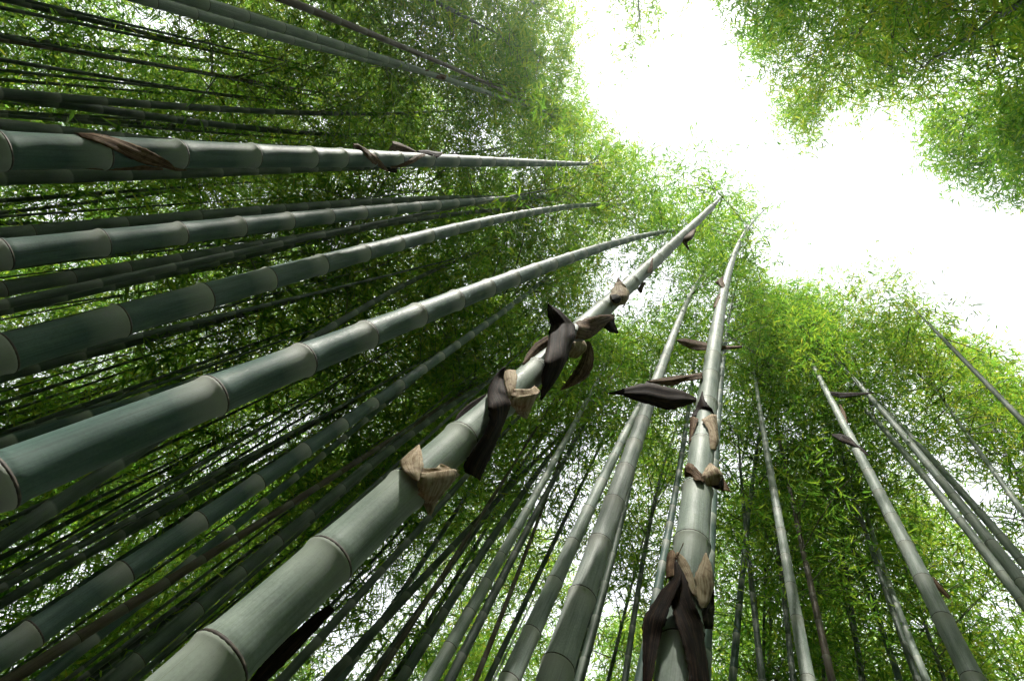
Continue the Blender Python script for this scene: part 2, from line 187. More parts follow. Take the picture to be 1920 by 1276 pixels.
FULL=('O','P','Q1','Q2','Q3','T1','R','S')
N_BACK=222
N_THIN=82
ZTOP={500:9.6,528:9.4}
SHORT={'R':'thin pale right-edge one','P':'pale leaning right-hand one','O':'straight pale green one','B':'black-sheathed one','M':'thick bottom centre one','N2':'slim bluish one','A':'thickest sheathed one','J':'medium lower-left one','C':'thick smooth grey one','D':'thick blue-grey one','E':'grey-green left one','H':'sheathed horizontal one','HH':'dark upper-left one','I1':'close top-left pair'}
_o='leafy bamboo overhanging the path at the upper right, its culm out of sight'
_u='leafy bamboo at the top edge beside the bright sky, left of the opening'
_r='leafy bamboo whose crown edges the sky on the right above the leaning culms'
EDGE=[(-3.6,-3.0,.1,.9,14.5,7,_o),(-2.2,-2.9,.1,.8,15,7,_o),(-1.0,-3.3,.3,1.2,15,7,_o),(.2,-3.4,.1,1.3,15.5,7,_o),(1.2,-4.2,.2,.9,15,6.5,_o),
(2.3,-4.0,0,.9,14.5,6,_o),(3.4,-4.3,.2,.8,14,5.5,_o),(4.6,-5.0,0,.9,14,5,_o),(-4.8,-3.4,0,.8,14,6.5,_o),(2.9,-5.6,0,.6,14.5,6,_o),(.8,-5.4,0,.6,14,6,_o),(-1.6,-4.6,0,.6,15,6,_o),(5.8,-5.6,0,.6,13,5,_o),(-.2,-6.0,0,.6,14.5,5,_o),(4.0,-6.6,0,.6,14,4.5,_o),(2.0,-6.9,0,.6,14.5,4.5,_o),(6.6,-4.6,-.2,.4,13.5,4.5,_o),(1.9,-3.0,0,.2,11.5,6,_o),(3.2,-3.2,.1,.1,10.5,5,_o),
(-4.3,-1.6,.5,1.3,14,9,'sparse leafy bamboo top hanging into the sky at the top edge'),(5.3,-3.1,-.2,.25,12,8,'sparse leafy bamboo top at the right edge alone against the sky'),(6.0,.3,-.3,-.9,14,8.5,'leafy bamboo reaching up beside the sky near the right edge'),(6.6,-.9,-.2,-.5,13.5,6.5,'leafy bamboo whose crown edges the sky at the right edge'),(-4.6,2.0,.5,-.2,14.5,7,_u),(-5.4,1.6,.3,-.2,14.5,7,_u),(-6.3,1.3,.2,-.3,14,7,_u),(-4.3,3.0,.5,-.4,15,7.5,_u),(-5.6,2.9,.3,-.4,14,6.5,_u)]


# ------------------------------------------------------------------ materials
def new_mat(name):
    mt = bpy.data.materials.new(name)
    mt.use_nodes = True
    nt = mt.node_tree
    nt.nodes.clear()
    out = nt.nodes.new('ShaderNodeOutputMaterial')
    return mt, nt.nodes, nt.links, out

def ramp(n, l, fac, stops):
    r = n.new('ShaderNodeValToRGB')
    el = r.color_ramp.elements
    while len(el) < len(stops):
        el.new(0.5)
    for e, (p, c) in zip(el, stops):
        e.position = p
        e.color = (*c, 1)
    l.new(fac, r.inputs[0])
    return r.outputs[0]

def mixc(n, l, fac, a, b, mode='MIX'):
    x = n.new('ShaderNodeMixRGB')
    x.blend_type = mode
    for i, v in ((0, fac), (1, a), (2, b)):
        if isinstance(v, (int, float)):
            x.inputs[i].default_value = v
        elif isinstance(v, tuple):
            x.inputs[i].default_value = (*v, 1)
        else:
            l.new(v, x.inputs[i])
    return x.outputs[0]

def culm_material(name, green, wax, blotch, wax_amount):
    mt, n, l, out = new_mat(name)
    at = n.new('ShaderNodeAttribute'); at.attribute_name = 'culm_co'      # (cos, sin, height)
    mp = n.new('ShaderNodeMapping'); mp.inputs['Scale'].default_value = (5.0, 5.0, 1.6)
    l.new(at.outputs['Vector'], mp.inputs[0])
    streak = n.new('ShaderNodeTexNoise'); streak.inputs['Scale'].default_value = 1.6
    streak.inputs['Detail'].default_value = 6; streak.inputs['Roughness'].default_value = .65
    l.new(mp.outputs[0], streak.inputs[0])
    mp2 = n.new('ShaderNodeMapping'); mp2.inputs['Scale'].default_value = (.8, .8, 3.2)
    l.new(at.outputs['Vector'], mp2.inputs[0])
    patch = n.new('ShaderNodeTexNoise'); patch.inputs['Scale'].default_value = 1.1
    patch.inputs['Detail'].default_value = 5; patch.inputs['Roughness'].default_value = .6
    l.new(mp2.outputs[0], patch.inputs[0])
    tc = n.new('ShaderNodeTexCoord')
    fine = n.new('ShaderNodeTexNoise'); fine.inputs['Scale'].default_value = 150
    fine.inputs['Detail'].default_value = 3
    l.new(tc.outputs['Object'], fine.inputs[0])
    nd = n.new('ShaderNodeAttribute'); nd.attribute_name = 'node_gap'     # metres above the node below
    nb = n.new('ShaderNodeAttribute'); nb.attribute_name = 'node_below'   # metres below the node above
    col = ramp(n, l, patch.outputs[0], [(.30, green), (.52, tuple(.5 * a + .5 * b for a, b in zip(green, wax))), (.72, wax)])
    st = ramp(n, l, streak.outputs[0], [(.34, (.48, .5, .48)), (.5, (1, 1, 1)), (.66, (1.15, 1.15, 1.15))])
    col = mixc(n, l, .55, col, st, 'MULTIPLY')
    bl = ramp(n, l, streak.outputs[0], [(.58, (0, 0, 0)), (.70, (1, 1, 1))])
    col = mixc(n, l, mixc(n, l, 1.0, bl, (.6, .6, .6), 'MULTIPLY'), col, blotch)
    fn = ramp(n, l, fine.outputs[0], [(.3, (.82, .82, .82)), (.7, (1.12, 1.12, 1.12))])
    col = mixc(n, l, .8, col, fn, 'MULTIPLY')
    band = ramp(n, l, nb.outputs['Fac'], [(.0, (1, 1, 1)), (.04, (.6, .6, .6)), (.14, (0, 0, 0))])   # powdery bloom below each node
    col = mixc(n, l, mixc(n, l, 1.0, band, (wax_amount,) * 3, 'MULTIPLY'), col, (.47, .49, .45))
    oi = n.new('ShaderNodeObjectInfo')
    tone = ramp(n, l, oi.outputs['Random'], [(0, (.8, .86, .8)), (1, (1.08, 1.05, 1.06))])
    col = mixc(n, l, 1.0, col, tone, 'MULTIPLY')
    b = n.new('ShaderNodeBsdfPrincipled')
    l.new(col, b.inputs['Base Color'])
    rg = ramp(n, l, fine.outputs[0], [(.3, (.48, .48, .48)), (.7, (.68, .68, .68))])
    l.new(rg, b.inputs['Roughness'])
    b.inputs['Specular IOR Level'].default_value = .24
    bp = n.new('ShaderNodeBump'); bp.inputs['Strength'].default_value = .12; bp.inputs['Distance'].default_value = .002
    l.new(streak.outputs[0], bp.inputs['Height'])
    l.new(bp.outputs[0], b.inputs['Normal'])
    l.new(b.outputs[0], out.inputs[0])
    return mt

M_CULM = culm_material('culm_glaucous', (.048, .10, .086), (.122, .182, .166), (.05, .075, .03), .8)
M_PALE = culm_material('culm_pale', (.185, .24, .213), (.40, .445, .42), (.11, .135, .055), .8)  # pale wax; also puts light into the colour of culms standing in shade
M_DEEP = culm_material('culm_deep_green', (.045, .075, .055), (.10, .13, .11), (.05, .06, .03), .35)  # dark green; also puts shade into the colour of culms the sun reaches
M_DEAD = culm_material('culm_dead_brown', (.075, .058, .042), (.14, .115, .09), (.05, .036, .026), .25)

def ring_material():
    mt, n, l, out = new_mat('node_ring_brown')
    tc = n.new('ShaderNodeTexCoord')
    no = n.new('ShaderNodeTexNoise'); no.inputs['Scale'].default_value = 2.5; no.inputs['Detail'].default_value = 3
    l.new(tc.outputs['Object'], no.inputs[0])
    col = ramp(n, l, no.outputs[0], [(.3, (.016, .012, .009)), (.55, (.034, .025, .018)), (.8, (.09, .07, .05))])  # brown scar, darkened further for the shaded side of the ridge
    b = n.new('ShaderNodeBsdfPrincipled'); l.new(col, b.inputs['Base Color']); b.inputs['Roughness'].default_value = .7
    l.new(b.outputs[0], out.inputs[0])
    return mt
M_RING = ring_material()

def sheath_material(name, c0, c1, c2, trans):
    mt, n, l, out = new_mat(name)
    at = n.new('ShaderNodeAttribute'); at.attribute_name = 'sheath_uv'
    mp = n.new('ShaderNodeMapping'); mp.inputs['Scale'].default_value = (11, .9, 1)
    l.new(at.outputs['Vector'], mp.inputs[0])
    oi = n.new('ShaderNodeObjectInfo')
    l.new(oi.outputs['Random'], mp.inputs['Location'])
    no = n.new('ShaderNodeTexNoise'); no.inputs['Scale'].default_value = 1.5; no.inputs['Detail'].default_value = 6; no.inputs['Roughness'].default_value = .7
    l.new(mp.outputs[0], no.inputs[0])
    tc = n.new('ShaderNodeTexCoord')
    sp = n.new('ShaderNodeTexNoise'); sp.inputs['Scale'].default_value = 45; sp.inputs['Detail'].default_value = 4
    l.new(tc.outputs['Object'], sp.inputs[0])
    col = ramp(n, l, no.outputs[0], [(.38, c0), (.5, c1), (.64, c2)])
    mot = ramp(n, l, sp.outputs[0], [(.36, (.45, .4, .36)), (.5, (1, 1, 1))])
    col = mixc(n, l, .7, col, mot, 'MULTIPLY')
    d = n.new('ShaderNodeBsdfPrincipled'); l.new(col, d.inputs['Base Color']); d.inputs['Roughness'].default_value = .75
    d.inputs['Specular IOR Level'].default_value = .12
    bp = n.new('ShaderNodeBump'); bp.inputs['Strength'].default_value = .35; bp.inputs['Distance'].default_value = .0021
    l.new(no.outputs[0], bp.inputs['Height']); l.new(bp.outputs[0], d.inputs['Normal'])
    t = n.new('ShaderNodeBsdfTranslucent'); l.new(mixc(n, l, 1.0, col, (1.0, .6, .35), 'MULTIPLY'), t.inputs[0])
    mx = n.new('ShaderNodeMixShader'); mx.inputs[0].default_value = trans
    l.new(d.outputs[0], mx.inputs[1]); l.new(t.outputs[0], mx.inputs[2]); l.new(mx.outputs[0], out.inputs[0])
    return mt
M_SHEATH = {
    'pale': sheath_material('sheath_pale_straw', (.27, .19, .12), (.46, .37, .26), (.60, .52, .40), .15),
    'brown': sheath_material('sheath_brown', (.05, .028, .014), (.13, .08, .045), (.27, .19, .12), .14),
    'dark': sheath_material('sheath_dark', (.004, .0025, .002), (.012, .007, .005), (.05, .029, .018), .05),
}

def leaf_material(name, stops, tstops, trans):
    mt, n, l, out = new_mat(name)
    g = n.new('ShaderNodeNewGeometry')
    oi = n.new('ShaderNodeObjectInfo')
    ad = n.new('ShaderNodeMath'); ad.operation = 'MULTIPLY_ADD'; ad.inputs[1].default_value = .22; 
    l.new(oi.outputs['Random'], ad.inputs[0])
    ml = n.new('ShaderNodeMath'); ml.operation = 'MULTIPLY'; ml.inputs[1].default_value = .78
    l.new(g.outputs['Random Per Island'], ml.inputs[0]); l.new(ml.outputs[0], ad.inputs[2])
    c1 = ramp(n, l, ad.outputs[0], stops)
    c2 = ramp(n, l, ad.outputs[0], tstops)
    d = n.new('ShaderNodeBsdfPrincipled'); l.new(c1, d.inputs['Base Color']); d.inputs['Roughness'].default_value = .45
    d.inputs['Specular IOR Level'].default_value = .35
    t = n.new('ShaderNodeBsdfTranslucent'); l.new(c2, t.inputs[0])
    mx = n.new('ShaderNodeMixShader'); mx.inputs[0].default_value = trans
    l.new(d.outputs[0], mx.inputs[1]); l.new(t.outputs[0], mx.inputs[2]); l.new(mx.outputs[0], out.inputs[0])
    return mt
M_LEAF = leaf_material('bamboo_leaf',
    [(0, (.014, .05, .011)), (.5, (.032, .09, .017)), (.88, (.07, .13, .02)), (1, (.13, .12, .028))],
    [(0, (.085, .25, .028)), (.45, (.20, .42, .038)), (.8, (.42, .58, .045)), (1, (.54, .48, .055))], .62)

def twig_material():
    mt, n, l, out = new_mat('twig_green_brown')
    g = n.new('ShaderNodeNewGeometry')
    c = ramp(n, l, g.outputs['Random Per Island'], [(0, (.05, .07, .03)), (.6, (.09, .11, .05)), (1, (.13, .11, .07))])
    b = n.new('ShaderNodeBsdfPrincipled'); l.new(c, b.inputs['Base Color']); b.inputs['Roughness'].default_value = .6
    l.new(b.outputs[0], out.inputs[0])
    return mt
M_TWIG = twig_material()

def ground_material():
    mt, n, l, out = new_mat('leaf_litter')
    tc = n.new('ShaderNodeTexCoord')
    no = n.new('ShaderNodeTexNoise'); no.inputs['Scale'].default_value = 9; no.inputs['Detail'].default_value = 8
    l.new(tc.outputs['Object'], no.inputs[0])
    c = ramp(n, l, no.outputs[0], [(.3, (.012, .009, .006)), (.55, (.035, .026, .017)), (.75, (.07, .052, .034))])
    b = n.new('ShaderNodeBsdfPrincipled'); l.new(c, b.inputs['Base Color']); b.inputs['Roughness'].default_value = .95
    l.new(b.outputs[0], out.inputs[0])
    return mt

# ------------------------------------------------------------------ mesh helpers
COL = scene.collection
def mesh_np(name, V, Fq, mat, smooth=False):
    """V (n,3); Fq (m,k) faces of one size."""
    V = np.asarray(V, np.float32); Fq = np.asarray(Fq, np.int32)
    me = bpy.data.meshes.new(name)
    k = Fq.shape[1]
    me.vertices.add(len(V)); me.vertices.foreach_set('co', V.ravel())
    me.loops.add(Fq.size); me.loops.foreach_set('vertex_index', Fq.ravel())
    me.polygons.add(len(Fq))
    me.polygons.foreach_set('loop_start', np.arange(0, Fq.size, k, dtype=np.int32))
    me.polygons.foreach_set('loop_total', np.full(len(Fq), k, np.int32))
    if smooth:
        me.polygons.foreach_set('use_smooth', np.ones(len(Fq), bool))
    me.materials.append(mat)
    me.update(calc_edges=True)
    return me

def attr(me, name, kind, data):
    a = me.attributes.new(name, kind, 'POINT')
    a.data.foreach_set('vector' if kind == 'FLOAT_VECTOR' else 'value', np.asarray(data, np.float32).ravel())

def link(name, me, parent=None, **props):
    o = bpy.data.objects.new(name, me)
    COL.objects.link(o)
    if parent is not None:
        o.parent = parent
    for k, v in props.items():
        o[k] = v
    return o

# ------------------------------------------------------------------ ground
gv = []
GN = 41
gs = np.linspace(-1, 1, GN)
gs = np.sign(gs) * np.abs(gs) ** 3 * 1500
GX, GY = np.meshgrid(gs, gs, indexing='ij')
rg = np.random.default_rng(3)
GZm = rg.normal(0, .03, GX.shape) * (np.hypot(GX, GY) < 60) - .03
gi = np.arange(GN * GN).reshape(GN, GN)
gf = np.stack([gi[:-1, :-1], gi[1:, :-1], gi[1:, 1:], gi[:-1, 1:]], -1).reshape(-1, 4)
gnd = link('ground', mesh_np('ground', np.stack([GX, GY, GZm], -1).reshape(-1, 3), gf, ground_material()),
           label='brown leaf litter on the floor of the bamboo grove', kind='structure', category='ground')

# ------------------------------------------------------------------ bamboo
def axis_xy(p, z):
    s = np.asarray(z) / 10.0
    return np.stack([p[0] + p[2] * s + p[4] * s * s + p[6] * s ** 3, p[1] + p[3] * s + p[5] * s * s + p[7] * s ** 3], -1)

def radius(D, H, z):
    return .5 * D * np.clip(1 - np.asarray(z) / (H + .6), .03, 1) ** .7

def node_heights(H, known=(), seed=0):
    r = np.random.default_rng(seed)
    gap_at = lambda z: (.17 + .21 * min(1, z / 2.6)) * (1.0 if z < .62 * H else max(.5, 1 - 1.1 * (z / H - .62)))
    ks = []
    for z in known:
        if not ks or z - ks[-1] > .23:
            ks.append(z)
    out = []
    if ks:
        for a, b in zip(ks[:-1], ks[1:]):
            n = max(1, int(round((b - a) / .36)))
            out += [a + (b - a) * i / n for i in range(n)]
        out.append(ks[-1])
        z = ks[0]
    else:
        z = 2.0 + r.random() * .35
        out = [z]
    lo = z
    while lo > .12:
        lo -= gap_at(lo) * r.uniform(.95, 1.05)
        out.append(lo)
    hi = max(out)
    while hi < H - .3:
        hi += gap_at(hi) * r.uniform(.94, 1.06)
        out.append(hi)
    return np.array(sorted(v for v in out if .05 < v < H - .1))

def culm_mesh(p, D, H, nodes, mat, sides, detail, origin, ztop=99.0):
    offs = np.array([-.045, -.02, -.009, -.003, .004, .011, .024]) if detail else np.array([-.03, 0.0, .03])
    mult = np.array([1.0, 1.02, 1.065, 1.09, 1.035, 1.06, 1.0]) if detail else np.array([1., 1.09, 1.])
    zs, ms = [-.1], [1.0]
    nn = list(nodes)
    for i, z in enumerate(nn):
        sc = min(1.0, radius(D, H, z) / .05 + .25)
        zs += list(z + offs * sc); ms += list(mult)
        if detail and i + 1 < len(nn):
            g = nn[i + 1] - z
            zs += [z + g * .3, z + g * .65]; ms += [.985, .985]
    zs.append(H); ms.append(1)
    zs, ms = np.array(zs), np.array(ms)
    o = np.argsort(zs, kind='stable'); zs, ms = zs[o], ms[o]
    ms = ms[zs <= ztop]; zs = zs[zs <= ztop]
    xy = axis_xy(p, zs)
    rad = radius(D, H, zs) * ms * np.clip((ztop - zs) / 1.2, .12, 1)
    th = np.arange(sides) / sides * 2 * np.pi
    ct, st = np.cos(th), np.sin(th)
    V = np.empty((len(zs), sides, 3))
    V[..., 0] = xy[:, None, 0] + rad[:, None] * ct - origin[0]
    V[..., 1] = xy[:, None, 1] + rad[:, None] * st - origin[1]
    V[..., 2] = zs[:, None]
    idx = np.arange(len(zs) * sides).reshape(len(zs), sides)
    nx = np.roll(idx, -1, 1)
    Fq = np.stack([idx[:-1], nx[:-1], nx[1:], idx[1:]], -1).reshape(-1, 4)
    me = mesh_np('culm', V.reshape(-1, 3), Fq, mat, True)
    co = np.empty((len(zs), sides, 3)); co[..., 0] = ct; co[..., 1] = st
    co[..., 2] = zs[:, None] + p[0] * 3.7
    attr(me, 'culm_co', 'FLOAT_VECTOR', co)
    na = np.append(nodes, H + 1)
    below = na[np.searchsorted(na, zs - 1e-4)] - zs
    attr(me, 'node_below', 'FLOAT', np.repeat(np.clip(below, 0, 1), sides))
    return me

def ring_mesh():
    A, B = 24, 5
    t = np.arange(A) / A * 2 * np.pi; u = np.arange(B) / B * 2 * np.pi
    V = np.empty((A, B, 3))
    rr = 1.05 + .055 * np.cos(u)
    V[..., 0] = np.cos(t)[:, None] * rr; V[..., 1] = np.sin(t)[:, None] * rr; V[..., 2] = .085 * np.sin(u)
    i = np.arange(A * B).reshape(A, B)
    Fq = np.stack([i, np.roll(i, -1, 0), np.roll(np.roll(i, -1, 0), -1, 1), np.roll(i, -1, 1)], -1).reshape(-1, 4)
    return mesh_np('node_ring', V.reshape(-1, 3), Fq, M_RING, True)
RING = ring_mesh()

GAPA = np.array(GAP)
def in_gap(x, y, pad=0.0):
    """inside the clearing above the path (plan view)"""
    x = np.asarray(x); y = np.asarray(y)
    inside = np.zeros(x.shape, bool)
    dist = np.full(x.shape, 1e9)
    n = len(GAPA)
    for i in range(n):
        x1, y1 = GAPA[i]; x2, y2 = GAPA[(i + 1) % n]
        c = (y1 > y) != (y2 > y)
        with np.errstate(divide='ignore', invalid='ignore'):
            xi = (x2 - x1) * (y - y1) / (y2 - y1 + 1e-12) + x1
        inside ^= c & (x < xi)
        L2 = (x2 - x1) ** 2 + (y2 - y1) ** 2
        t = np.clip(((x - x1) * (x2 - x1) + (y - y1) * (y2 - y1)) / L2, 0, 1)
        dist = np.minimum(dist, np.hypot(x - x1 - t * (x2 - x1), y - y1 - t * (y2 - y1)))
    return np.where(inside, -dist, dist) < pad

def crown(rng, p, D, H, z0, nbranch, sprays, leaves, leaf_len, reach, prune, origin, simple=False):
    """branches from the nodes, side twigs on them and fans of narrow drooping leaves"""
    u = np.sort(rng.random(nbranch) ** .85)
    zb = z0 + (H - z0) * u
    az = rng.random(nbranch) * 2 * np.pi
    L = reach * (.35 + .65 * np.sin(np.pi * np.clip(.16 + .84 * u, 0, 1)) ** .8) * rng.uniform(.65, 1.15, nbranch)
    el = np.radians(rng.uniform(20, 60, nbranch)); sag = rng.uniform(.25, .6, nbranch)
    bxy = axis_xy(p, zb)
    def bpos(i, s):
        r = L[i] * s
        h = r * np.cos(el[i])
        z = zb[i] + r * np.sin(el[i]) - sag[i] * L[i] * s * s
        return np.stack([bxy[i, 0] + h * np.cos(az[i]), bxy[i, 1] + h * np.sin(az[i]), z], -1)
    # branch tubes
    SEG = 5
    ss = np.linspace(0, 1, SEG)
    ib = np.repeat(np.arange(nbranch), SEG); sb = np.tile(ss, nbranch)
    P = bpos(ib, sb)
    rr = (.0065 * (1 - sb) + .0015)[:, None] * np.clip(L[ib] / 1.3, .4, 1.2)[:, None]
    side = np.stack([-np.sin(az[ib]), np.cos(az[ib]), 0 * sb], -1)
    upv = np.array([0, 0, 1.0])
    ring = np.stack([P + side * rr, P - side * rr * .5 + upv * rr * .87, P - side * rr * .5 - upv * rr * .87], 1)
    idx = np.arange(nbranch * SEG * 3).reshape(nbranch, SEG, 3)
    nx = np.roll(idx, -1, 2)
    TF = np.stack([idx[:, :-1], nx[:, :-1], nx[:, 1:], idx[:, 1:]], -1).reshape(-1, 4)
    TV = ring.reshape(-1, 3)
    # sprays
    ns = nbranch * sprays
    i = np.repeat(np.arange(nbranch), sprays)
    s = .12 + .88 * rng.random(ns) ** .8
    c = bpos(i, s)
    wob = rng.normal(0, 1, (ns, 3)) * np.array([.20, .20, .13]) * (L[i] * .55 + .35)[:, None]
    tip = c + wob
    keep = np.ones(ns, bool)
    if prune:
        jit = rng.normal(0, .22, ns)
        keep = ~in_gap(tip[:, 0], tip[:, 1], jit)
        kb = ~in_gap(P[:, 0], P[:, 1], 0.0)
        TF = TF[kb[TF[:, 0] // 3] & kb[TF[:, 2] // 3]]
    tip, i, c = tip[keep], i[keep], c[keep]
    ns = len(tip)
    # leaves
    j = np.repeat(np.arange(ns), leaves); n = len(j)
    saz = rng.random(ns) * 2 * np.pi
    la = saz[j] + rng.normal(0, .95, n)
    dz = rng.normal(-.38, .38, n)
    d = np.stack([np.cos(la), np.sin(la), dz], -1); d /= np.linalg.norm(d, axis=1)[:, None]
    base = tip[j] + rng.normal(0, .035, (n, 3)) * (leaf_len / .11)
    ln = leaf_len * rng.uniform(.6, 1.25, n)[:, None]
    wd = ln * rng.uniform(.12, .17, n)[:, None]
    nrm = np.stack([rng.normal(0, .5, n), rng.normal(0, .5, n), np.ones(n)], -1)
    sd = np.cross(d, nrm); sd /= np.linalg.norm(sd, axis=1)[:, None] + 1e-9
    up2 = np.cross(sd, d)
    droop = np.array([0, 0, -1.0]) * ln * rng.uniform(.05, .3, n)[:, None]
    mid = base + d * ln * .38 + droop * .12
    if simple:                                   # far foliage: one blade, one triangle
        q0 = base + d * ln * .18 + sd * wd * .5
        LV = np.stack([q0, base + d * ln + droop, base + d * ln * .18 - sd * wd * .5], 1).reshape(-1, 3)
        return LV - np.array([origin[0], origin[1], 0]), np.arange(n * 3).reshape(n, 3), TV, TF
    V = np.stack([base, mid + sd * wd * .5 + up2 * wd * .12, base + d * ln + droop, mid - sd * wd * .5 + up2 * wd * .12], 1)
    LV = V.reshape(-1, 3)
    LF = np.arange(n * 4).reshape(n, 4)
    # use two triangles folded on the midrib
    LT = np.concatenate([LF[:, [0, 1, 2]], LF[:, [0, 2, 3]]])
    sh = np.array([origin[0], origin[1], 0])
    return LV - sh, LT, TV - sh, TF

def make_bamboo(name, p, D, H, nodes, mat, sides, detail, rings, seed, z0, nb, sp, lv, leaf_len, reach, prune, **props):
    rng = np.random.default_rng(seed)
    origin = (p[0], p[1])
    root = link(name, None, None, **props)
    root.location = (p[0], p[1], 0)
    ztop = ZTOP.get(seed, 99.0)
    if prune and seed >= 800:                      # the tip never reaches out over the path
        zz = np.arange(7.0, H, .1)
        hit = in_gap(*axis_xy(p, zz).T, .15)
        if hit.any():
            ztop = float(zz[np.argmax(hit)])
    c = link('culm', culm_mesh(p, D, H, nodes, mat, sides, detail, origin, ztop), root)
    if rings:
        for z in nodes:
            if not rings[0] < z < rings[1]:
                continue
            r = float(radius(D, H, z))
            o = bpy.data.objects.new('node_ring', RING)
            COL.objects.link(o); o.parent = c
            xy = axis_xy(p, z)
            o.location = (float(xy[0]) - origin[0], float(xy[1]) - origin[1], float(z))
            o.scale = (r, r, r * rng.uniform(.85, 1.15)); o.rotation_euler[2] = rng.random() * 6.28
    if nb:
        LV, LT, TV, TF = crown(rng, p, D, H, z0, nb, sp, lv, leaf_len, reach, prune, origin)
        if len(LT):
            link('foliage', mesh_np('foliage', LV, LT, M_LEAF), root, kind='stuff')
        if len(TF):
            link('branchwork', mesh_np('branchwork', TV, TF, M_TWIG, True), root, kind='stuff')
    return root

# key: (material, crown start, branches, label)
SPEC = {
    'A': (M_PALE, 9.2, 50, 'thickest pale bamboo in the centre with many torn dry sheaths on its culm'),
    'B': (M_PALE, 9.5, 50, 'pale bamboo right of centre with black sheaths at its base and blades sticking out left'),
    'B2': (M_CULM, 8.0, 50, 'thin bamboo half hidden just behind the pale sheath-hung bamboo right of centre'),
    'C': (M_CULM, 9.5, 54, 'thick smooth grey-green bamboo rising from the left edge directly above the sheath-covered central one'),
    'D': (M_CULM, 9.5, 54, 'thick blue-grey bamboo from the left edge, second below the sheathed horizontal one'),
    'E': (M_CULM, 9.0, 54, 'grey-green bamboo from the left edge, nearest below the sheathed horizontal one'),
    'F': (M_DEEP, 8.0, 50, 'slim bamboo close above and behind the grey-green one at the left edge'),
    'G': (M_DEEP, 8.5, 50, 'slim dark bamboo running between two thick grey ones at the left edge'),
    'H': (M_CULM, 9.0, 54, 'thick horizontal bamboo at the left edge with brown sheaths wrapped around it'),
    'H2': (M_DEEP, 7.5, 50, 'dark bamboo peeking out above the sheathed horizontal one at the left edge'),
    'H3': (M_DEEP, 7.5, 50, 'dark slim bamboo just underneath the sheathed horizontal one at the left edge'),
    'I1': (M_PALE, 9.0, 54, 'upper of the two grey-green bamboos at the top left, ending in a brown tip'),
    'I2': (M_PALE, 9.0, 50, 'lower of the two close grey-green bamboos at the top left'),
    'I3': (M_DEAD, 7.5, 44, 'thin brownish bamboo at the top edge above the close grey-green pair'),
    'J': (M_CULM, 8.5, 54, 'dark medium bamboo from the lower left corner between the two thickest culms'),
    'K': (M_DEAD, 7.0, 36, 'thin dry brown bamboo at the lower left below the medium dark one'),
    'L': (M_DEEP, 7.0, 50, 'dark green bamboo just above the base of the thickest sheathed culm'),
    'M': (M_PALE, 9.0, 54, 'thick grey bamboo at the bottom centre beside a slimmer twin on its left'),
    'M2': (M_PALE, 8.0, 50, 'slimmer grey twin on the left of the thick bamboo at the bottom centre'),
    'M3': (M_DEEP, 7.0, 44, 'thin bamboo showing along the right edge of the thick bottom centre one'),
    'N1': (M_DEEP, 7.0, 46, 'slim dark jointed bamboo left of the bluish one at the bottom centre'),
    'N2': (M_PALE, 8.0, 50, 'slim bluish jointed bamboo standing midway between the bottom centre twins and the thickest culm'),
    'N3': (M_DEEP, 7.0, 44, 'dim slim bamboo just right of the bluish jointed one at the bottom'),
    'O': (M_PALE, 9.5, 50, 'straight pale green bamboo first to the right of the black-sheathed one'),
    'P': (M_PALE, 10.2, 54, 'pale leaning bamboo at the right with a few dark blades on its upper half'),
    'Q1': (M_PALE, 8.8, 50, 'uppermost of three parallel bamboos leaning out of the right edge'),
    'Q2': (M_PALE, 8.5, 46, 'middle of three parallel bamboos leaning out of the right edge'),
    'Q3': (M_PALE, 8.5, 46, 'lowest of three parallel bamboos leaning out of the right edge'),
    'R': (M_PALE, 8.2, 50, 'highest thin pale bamboo at the right edge near the sky'),
    'S': (M_PALE, 8.0, 50, 'thin bamboo at the right edge just above the three parallel ones'),
    'T1': (M_PALE, 8, 46, 'right one of a thin crossing pair left of the pale leaning bamboo'),
    'T2': (M_DEEP, 6.0, 46, 'left one of a thin crossing pair left of the pale leaning bamboo'),
    'U': (M_DEAD, 6.0, 44, 'thin brownish bamboo just right of the straight pale green one'),
    'V': (M_DEEP, 6.0, 44, 'thin dark bamboo between the black-sheathed one and the straight pale green one'),
    'W': (M_DEEP, 6.0, 44, 'thin dark bamboo tucked directly behind the straight pale green one'),
    'X': (M_DEEP, 6.0, 44, 'thin dark bamboo between the brownish one and the crossing pair at the bottom right'),
    'Z': (M_CULM, 7.5, 46, 'slim bamboo hugging the left side of the black-sheathed one'),
    'AA': (M_DEEP, 6.0, 44, 'thin dark bamboo left of the black-sheathed one near the bottom edge'),
    'BB': (M_DEEP, 6.0, 44, 'thin dark bamboo beside the base of the thickest culm, nearest its right side'),
    'CC': (M_DEEP, 6.0, 46, 'dark bamboo crossing the bottom edge, second to the right of the thickest culm'),
    'DD': (M_DEEP, 6.0, 44, 'thin dark bamboo left of the slim dark jointed one at the bottom'),
    'EE': (M_DEAD, 6.0, 30, 'very thin brown bamboo among the dark ones right of the thickest culm'),
    'FF': (M_DEAD, 6.0, 30, 'very thin brown bamboo left of the bottom centre twins'),
    'GG': (M_DEEP, 6.0, 40, 'thin dark bamboo immediately left of the slimmer bottom centre twin'),
    'HH': (M_DEEP, 6.5, 50, 'dark bamboo running above the sheathed horizontal one at the left edge'),
    'II': (M_DEEP, 6.5, 50, 'faint thin bamboo high in the leaves above the sheathed horizontal one'),
    'JJ': (M_PALE, 9.0, 60, 'pale bamboo top poking through the leaves at the upper right corner'),
    'KK': (M_DEEP, 7.0, 50, 'slim dark bamboo seen between the two thick grey ones left of centre'),
}
ROOTS = {}
